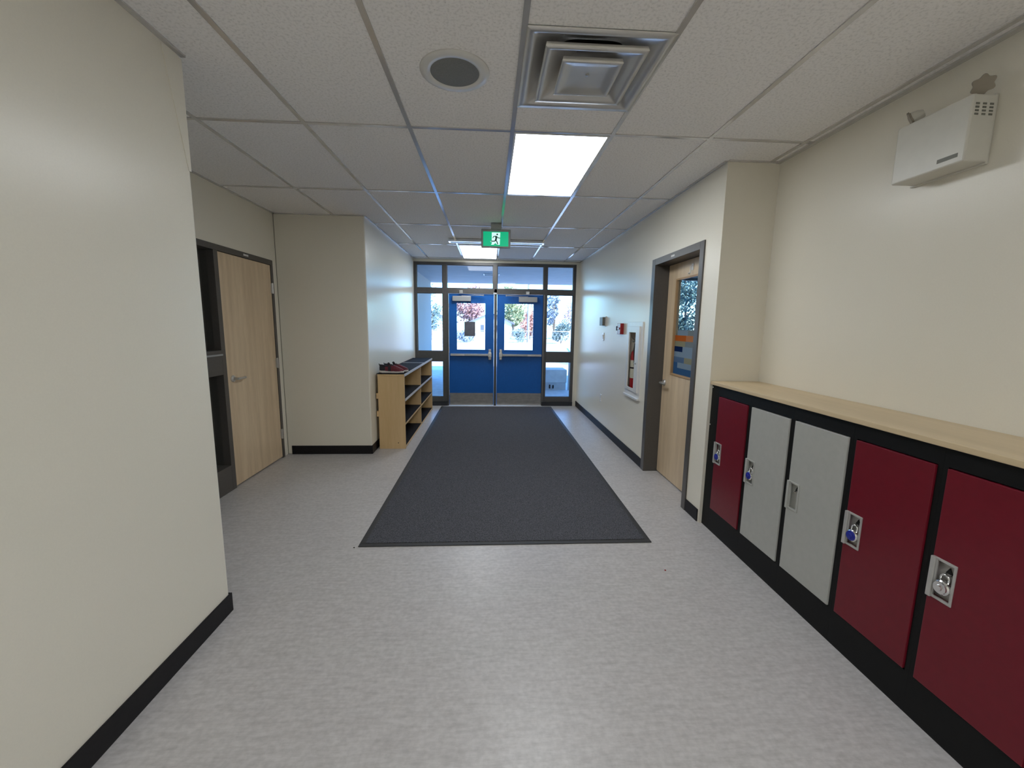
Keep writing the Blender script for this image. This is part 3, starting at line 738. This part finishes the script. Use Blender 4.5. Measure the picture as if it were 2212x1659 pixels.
# emergency light unit
em = root('emergency_light', (XA, -.825, 2.21), 'beige battery emergency light box high above the lockers', 'emergency light')
MB().box(1.785, XA - .012, -.98, -.672, 2.212, 2.464).build('battery_box', BEIGEBOX, em, bevel=.006)
MB().box(XA - .014, XA - .0005, -.972, -.664, 2.206, 2.474).build('back_plate', BEIGEBOX, em, bevel=.003)
MB().box(1.7842, 1.7852, -.955, -.875, 2.236, 2.252).build('nameplate', GREYPLASTIC, em)
v_ = MB()
for k in range(3):
    x = 1.80 + k * .03
    for q in range(4): v_.box(x, x + .016, -.9812, -.9795, 2.385 + q * .013, 2.392 + q * .013)
v_.build('vent_slots', GREYPLASTIC, em)
for yc, tilt in ((-.955, -.6), (-.70, .55)):
    n = Vector((-.55, tilt, -.35)).normalized()
    base = Vector((1.845, yc, 2.464)); c = Vector((1.845, yc, 2.510))
    h = MB().tube([base, base + Vector((0, 0, .022))], .012, 10).tube([c - n * .022, c - n * .005, c + n * .012, c + n * .020], [.016, .026, .030, .030], 20)
    lamp = h.build('lamp_head', BEIGEBOX, em)
    a = n.orthogonal().normalized(); b = n.cross(a)
    pts = []
    N = 48
    for k in range(N):
        t = 2 * PI * k / N; r = .034 + .0045 * math.cos(6 * t)
        pts.append((a * math.cos(t) + b * math.sin(t)) * r)
    vs = [c + n * .020 + p for p in pts] + [c + n * .028 + p * .96 for p in pts]
    MB().add(vs, [tuple(range(N)), tuple(range(2 * N - 1, N - 1, -1))] + [(k, (k + 1) % N, N + (k + 1) % N, N + k) for k in range(N)]).build('lens', LENSBROWN, lamp)

# ------------------------------------------------------------------ ceiling fittings
def light_panel(x0, x1, ya, yb, label):
    p = root('ceiling_light', ((x0 + x1) / 2, (ya + yb) / 2, HC), label, 'ceiling light', 'flat ceiling light panels')
    MB().frame(x0, x1, ya, yb, x0 + .012, x1 - .012, ya + .012, yb - .012, HC - .002, HC + .03, 'z').build('frame', WHITE, p)
    MB().box(x0 + .010, x1 - .010, ya + .010, yb - .010, HC + .003, HC + .012).build('diffuser', LAMPMAT, p)
light_panel(.012, .598, .012, 1.208, 'large bright ceiling light panel in front of the exit sign')
light_panel(-.598, -.012, 3.672, 4.868, 'smaller-looking bright ceiling light panel near the entrance doors')
light_panel(.012, .598, -3.648, -2.452, 'unseen ceiling light panel added just behind the viewer for fill')  # unseen panels from here on, added to fill the hall with light
light_panel(-.598, -.012, -6.088, -4.892, 'unseen ceiling light panel added further behind the viewer for fill')
light_panel(.012, .598, -8.528, -7.332, 'unseen ceiling light panel added at the far back for fill')

df = root('air_diffuser', (.311, -.588, HC), 'square louvred air diffuser in the ceiling', 'air vent')
cx, cy = .311, -.588
def throat(prof, n=64):
    b = MB(); vs = []; fs = []
    for h, z, p in prof:
        for k in range(n):
            t = 2 * PI * k / n + PI / 4
            c, s_ = math.cos(t), math.sin(t)
            e = 2.0 / p
            vs.append((cx + h * math.copysign(abs(c) ** e, c), cy + h * math.copysign(abs(s_) ** e, s_), z))
    for i in range(len(prof) - 1):
        for k in range(n): fs.append((i * n + k, i * n + (k + 1) % n, (i + 1) * n + (k + 1) % n, (i + 1) * n + k))
    b.add(vs, fs)
    if prof[-1][0] < .1:
        b.f.append(tuple((len(prof) - 1) * n + k for k in range(n))); b.m.append(0)
    return b
throat([(.302, HC + .004, 200), (.302, HC - .002, 200), (.275, HC - .003, 120), (.266, HC, 60), (.255, HC + .010, 24), (.240, HC + .024, 12), (.215, HC + .040, 8), (.18, HC + .052, 6), (.145, HC + .060, 5)]).build('outer_cone', DIFFUSER, df, smooth=True)
throat([(.214, HC + .004, 200), (.218, HC - .014, 200), (.198, HC - .016, 120), (.186, HC - .008, 40), (.170, HC + .006, 14), (.150, HC + .020, 8), (.120, HC + .034, 5), (.09, HC + .046, 3.5), (.075, HC + .058, 3)]).build('middle_cone', DIFFUSER, df, smooth=True)
throat([(.130, HC + .002, 200), (.135, HC - .018, 200), (.128, HC - .0205, 120), (.112, HC - .017, 30), (.096, HC - .010, 14), (.080, HC - .008, 10), (.02, HC - .008, 4)]).build('centre_plate', DIFFUSER, df, smooth=True)
MB().lathe((cx, cy - .02, HC - .0075), [(.008, 0), (.008, -.004), (.0, -.005)], 'z', 14).build('screw', ALU, df)
MB().box(cx - .145, cx + .145, cy - .145, cy + .145, HC + .064, HC + .070).build('duct_opening', DARK, df)

sp = root('ceiling_speaker', (-.297, -.562, HC), 'round ceiling speaker with a grey mesh grille', 'speaker')
MB().lathe((-.297, -.562, HC + .006), [(.112, 0), (.112, -.007), (.130, -.010), (.158, -.006), (.160, 0)], 'z', 48).build('trim_ring', WHITE, sp, smooth=True)
MB().lathe((-.297, -.562, HC + .006), [(.112, -.006), (.08, -.008), (.0, -.009)], 'z', 48).build('grille', GRILLE, sp)

sd = root('slot_diffuser', (-.04, 3.25, HC), 'long narrow slot vent across the ceiling behind the exit sign', 'air vent')
MB().frame(-.70, .62, 3.20, 3.33, -.675, .595, 3.225, 3.308, HC - .034, HC + .001, 'z').build('frame', SLOTMETAL, sd, bevel=.002)
MB().box(-.685, .605, 3.245, 3.253, HC - .030, HC + .001).box(-.685, .605, 3.278, 3.286, HC - .030, HC + .001).build('slat', SLOTMETAL, sd)
MB().box(-.685, .605, 3.215, 3.315, HC - .006, HC - .003).build('slot_back', DARK, sd)

# exit sign
YS = 2.30
ex = root('exit_sign', (-.064, YS, HC), 'green running-man exit sign hanging from the ceiling', 'exit sign')
MB().box(-.124, .004, YS - .03, YS + .03, HC - .012, HC).box(-.122, .002, YS - .022, YS + .026, 2.612, HC - .01).build('canopy', PLASTICGREY, ex, bevel=.003)
MB().box(-.234, .106, YS - .006, YS + .030, 2.408, 2.618).build('housing', PLASTICGREY, ex, bevel=.008)
MB().box(-.211, .080, YS - .009, YS - .005, 2.426, 2.588).build('green_panel', EXITGREEN, ex, bevel=.002)
def sx(px): return -.211 + (px - 805) / (1330 - 805) * .291
def sz(pz): return 2.588 - (pz - 285) / (610 - 285) * .162
q = MB().prism([(sx(a), sz(b)) for a, b in ((985, 305), (1160, 305), (1150, 578), (1100, 578), (1060, 540), (1020, 578), (968, 578), (990, 540), (985, 480))], YS - .0105, YS - .009, 'y')
q.prism([(sx(a), sz(b)) for a, b in ((955, 500), (985, 480), (990, 520), (965, 520))], YS - .0105, YS - .009, 'y')
pic = q.build('white_doorway', EXITWHITE, ex)
fg = MB()
def limb(pts, w):
    for (a, b), (c, d) in zip(pts, pts[1:]):
        fg.bar((sx(a), YS - .0115, sz(b)), (sx(c), YS - .0115, sz(d)), w, .002, (0, 1, 0))
    for a, b in pts:
        fg.lathe((sx(a), YS - .0105, sz(b)), [(w / 2, 0), (w / 2, -.002)], 'y', 12)
fg.lathe((sx(1097), YS - .0105, sz(347)), [(.0095, 0), (.0095, -.002)], 'y', 20)
limb([(1072, 400), (1078, 430), (1066, 475)], .020)
limb([(1085, 392), (1115, 422), (1152, 430)], .0085)
limb([(1062, 388), (1022, 396), (1008, 425)], .0085)
limb([(1070, 480), (1095, 515), (1108, 560)], .011)
limb([(1062, 480), (1040, 500), (975, 500)], .011)
fg.build('running_figure', EXITDARK, pic)

# crumbs on the floor
tag(MB().lathe((-1.05, .03, .0), [(.004, 0), (.006, .002), (.002, .005)], 'z', 8).build('crumb', DARK), 'tiny dark crumb on the floor left of the mat', 'debris')
tag(MB().lathe((.99, -.30, .0), [(.004, 0), (.006, .002), (.002, .005)], 'z', 8).build('crumb', RED), 'tiny red crumb on the floor between mat and lockers', 'debris')

# ------------------------------------------------------------------ outdoors
g = MB()
ys = [5.30, 12, 20, 30, 38, 48, 60, 90, 160]
zs = [-.02, -.03, -.05, -.1, -.25, -.45, -.6, -.6, -.6]
for i in range(len(ys) - 1):
    g.add([(-90, ys[i], zs[i]), (90, ys[i], zs[i]), (90, ys[i + 1], zs[i + 1]), (-90, ys[i + 1], zs[i + 1])], [(0, 1, 2, 3)])
struct(g.build('ground', ASPHALT), 'sunlit ground beyond the entrance')
struct(MB().box(-2.2, 3.4, 5.30, 11.2, -.12, -.005).build('landing', CONCRETE), 'concrete landing outside the doors')
struct(MB().box(-3.2, 2.4, 5.30, 9.45, 2.685, 2.95).build('canopy', SOFFIT), 'flat canopy over the entrance')
struct(MB().box(-2.1, -1.76, 5.30, 9.1, -.02, 2.685).build('wall_wing', BRICK), 'brick wing wall left of the entrance')
tag(MB().frame(-.28, .09, 7.05, 7.35, -.26, .07, 7.07, 7.33, 2.672, 2.686, 'z').build('soffit_lamp', WHITE), 'small square lamp frame under the entrance canopy', 'lamp')
bn = root('concrete_bench', (1.35, 7.3, 0), 'pale concrete bench outside the right sidelight', 'bench')
MB().box(.75, 1.72, 7.06, 7.62, .17, .48).build('seat_block', CONCRETE2, bn, bevel=.01)
MB().box(.80, 1.70, 7.075, 7.58, -.005, .17).build('base_block', CONCRETE, bn)
MB().box(1.30, 1.33, 7.055, 7.075, .03, .12).build('foot', DARK, bn)
MB().box(1.38, 1.41, 7.055, 7.075, .03, .11).build('foot', DARK, bn)
pt = root('handrail', (1.79, 7.1, 0), 'grey metal handrail beside the concrete bench', 'handrail')
MB().tube([(1.76, 7.02, -.005), (1.765, 7.02, .9)], .022, 10).build('post', GALV, pt)
MB().tube([(1.765, 7.02, .25), (2.0, 7.6, .62)], .016, 8).build('brace', GALV, pt)
MB().tube([(1.765, 7.02, .9), (2.0, 8.6, .9)], .02, 10).build('rail', GALV, pt)

def house(name, xc, y, w, dep, base, eave, ridge, label, wins):
    h = root(name, (xc, y, base), label, 'house', 'white houses across the road')
    a, b = xc - w / 2, xc + w / 2
    MB().prism([(a, base), (b, base), (b, eave), (xc, ridge), (a, eave)], y, y + dep, 'y').build('walls', SIDING, h)
    rf = MB(); ov = .45; t = .22; sl = (ridge - eave) / (w / 2)
    rf.prism([(a - ov, eave - ov * sl), (xc, ridge), (b + ov, eave - ov * sl), (b + ov, eave - ov * sl + t), (xc, ridge + t), (a - ov, eave - ov * sl + t)], y - .5, y + dep + .5, 'y')
    rf.build('roof', ROOFING, h)
    for x, z, ww, hh in wins:
        fr_ = MB().frame(x - ww / 2, x + ww / 2, z - hh / 2, z + hh / 2, x - ww / 2 + .08, x + ww / 2 - .08, z - hh / 2 + .08, z + hh / 2 - .08, y - .06, y + .02, 'y').build('window', SIDING, h)
        MB().box(x - ww / 2 + .08, x + ww / 2 - .08, y - .02, y - .005, z - hh / 2 + .08, z + hh / 2 - .08).build('pane', WINDARK, fr_)
house('house', .0, 60, 6.3, 9, -.6, 1.75, 3.1, 'white gabled house straight across the road', [(-1.25, .95, .7, 1.2), (1.0, .95, .9, 1.1)])
house('house', -9.3, 62, 6.4, 9, -.6, 1.9, 3.2, 'white gabled house at the left behind the brick wing wall', [(-8.6, .9, .9, 1.0)])

def tree(name, x, y, base, ht, cr, mat, label, nleaf=2600, leaf=.30, group='trees across the road', conif=False, trunk=True, low=.25, tr_=1.0):
    t = root(name, (x, y, base), label, 'tree' if trunk else 'bush', group)
    rnd = random.Random(int(x * 100 + y * 7))
    m = MB()
    blobs = []
    for k in range(16):
        zz = base + ht * (low + (1 - low) * rnd.random())
        rel = (zz - base) / ht
        rad = cr * ((1 - rel) * 1.1 + .1 if conif else math.sqrt(max(.05, 1 - ((rel - .6) / .5) ** 2)))
        a = rnd.random() * 2 * PI; d = rad * math.sqrt(rnd.random()) * .75
        blobs.append((Vector((x + d * math.cos(a), y + d * math.sin(a), zz)), cr * (.30 + .2 * rnd.random()) * (.6 if conif else 1)))
    for k in range(nleaf):
        c, r = rnd.choice(blobs)
        v = Vector((rnd.gauss(0, 1), rnd.gauss(0, 1), rnd.gauss(0, 1))).normalized() * r * (rnd.random() ** .4)
        p = c + v
        if p.z < base + .05: p.z = base + .05 + rnd.random() * .2
        n = Vector((rnd.gauss(0, 1), rnd.gauss(0, 1), rnd.gauss(0, 1))).normalized()
        a = n.orthogonal().normalized() * leaf * (.5 + rnd.random() * .8); b = n.cross(a) * .6
        m.add([p - a, p - b * .7, p + a, p + b * .7], [(0, 1, 2, 3)])
    m.build('foliage', mat, t)
    tr = MB()
    if trunk:
        tr.tube([(x, y, base - .1), (x + .03 * ht, y, base + ht * .4), (x, y, base + ht * .85)], [ht * .028 * tr_, ht * .02 * tr_, ht * .006 * tr_], 9)
    for k in range(14 if trunk else 5):
        c, r = blobs[k]
        s0 = Vector((x, y, base + (c.z - base) * (.55 if trunk else 0)))
        tr.tube([s0, (s0 + c) / 2 + Vector((0, 0, .05 * ht)), c], [ht * .010 * tr_, ht * .007 * tr_, ht * .003 * tr_], 6)
    tr.build('trunk' if trunk else 'stems', BARK, t)
    return t
tree('broad_tree', -3.6, 72, -.6, 8.0, 3.4, LEAF_RED, 'red leafed tree, paled for outdoor haze, behind the white gabled house')
tree('broad_tree', 4.2, 76, -.6, 8.6, 3.2, LEAF_YG, 'yellow-green tree beyond the right blue door', nleaf=3200)
tree('broad_tree', 5.6, 57, -.6, 3.6, 2.0, LEAF_OR, 'orange-red tree beside the utility pole', leaf=.2)
tree('tall_conifer', 10.4, 66, -.6, 7.2, 2.6, LEAF_BL, 'tall grey-blue conifer beyond the right sidelight', conif=True, leaf=.26)
tree('broad_tree', 12.6, 60, -.6, 5.0, 2.2, LEAF_PK, 'pinkish bare tree right of the grey-blue conifer', nleaf=1300, leaf=.2)
tree('broad_tree', -7.3, 48, -.45, 6.2, 1.9, LEAF_MG, 'sparse green tree beyond the left sidelight', nleaf=1100, leaf=.2)
tree('round_bush', 6.9, 38, -.25, 2.0, 1.1, LEAF_DG, 'dark green bush beyond the right sidelight', nleaf=1300, leaf=.14, group='bushes by the road', trunk=False, low=.2)
tree('round_bush', -2.7, 40, -.25, 1.0, 1.3, LEAF_BL, 'low grey-blue bush below the white gabled house', nleaf=1500, leaf=.14, group='bushes by the road', trunk=False, low=.2)
tree('round_bush', 2.9, 41, -.3, 1.2, 1.0, LEAF_MG, 'low green bush behind the wire fence', nleaf=1300, leaf=.12, group='bushes by the road', trunk=False, low=.2)
tree('leafy_tree', 6.1, 10.6, -.05, 4.4, 1.5, LEAF_NEAR, 'leafy green tree seen through the right wooden door glass', nleaf=8000, leaf=.07, tr_=.45, group='trees near the building', low=.18)

up_ = root('utility_pole', (4.0, 42, -.3), 'grey utility pole beyond the right blue door', 'pole')
MB().tube([(4.0, 42, -.35), (4.0, 42, 8.5)], [.15, .11], 12).build('pole_shaft', POLEWOOD, up_)
MB().box(3.0, 5.0, 41.85, 41.98, 7.6, 7.75).build('crossarm', POLEWOOD, up_)
MB().lathe((4.42, 42, 3.4), [(.17, 0), (.2, .05), (.2, .7), (.15, .8)], 'z', 16).build('transformer', GALV, up_)

fc = root('wire_fence', (0, 33, -.15), 'wire mesh fence along the far side of the lawn', 'fence')
MB().tube([(-14, 33, 1.02), (16, 33, 1.02)], .025, 8).build('top_rail', GALV, fc)
for k in range(11):
    MB().tube([(-14 + 3 * k, 33, -.2), (-14 + 3 * k, 33, 1.06)], .03, 8).build('fence_post', GALV, fc)
wm = MB()
for k in range(100):
    x = -14 + .3 * k
    wm.bar((x, 33, -.12), (x + .55, 33, 1.0), .012, .012, (0, 1, 0)).bar((x + .55, 33.02, -.12), (x, 33.02, 1.0), .012, .012, (0, 1, 0))
wm.build('wire_mesh', GALV, fc)

# daylight portal in the entrance opening
pd = bpy.data.lights.new('daylight_portal', 'AREA')
pd.shape = 'RECTANGLE'; pd.size = 3.0; pd.size_y = 2.6
pd.cycles.is_portal = True
po = bpy.data.objects.new('daylight_portal', pd); COL.objects.link(po)
po.location = (-.02, 5.34, 1.32); po.rotation_euler = (-PI / 2, 0, 0)
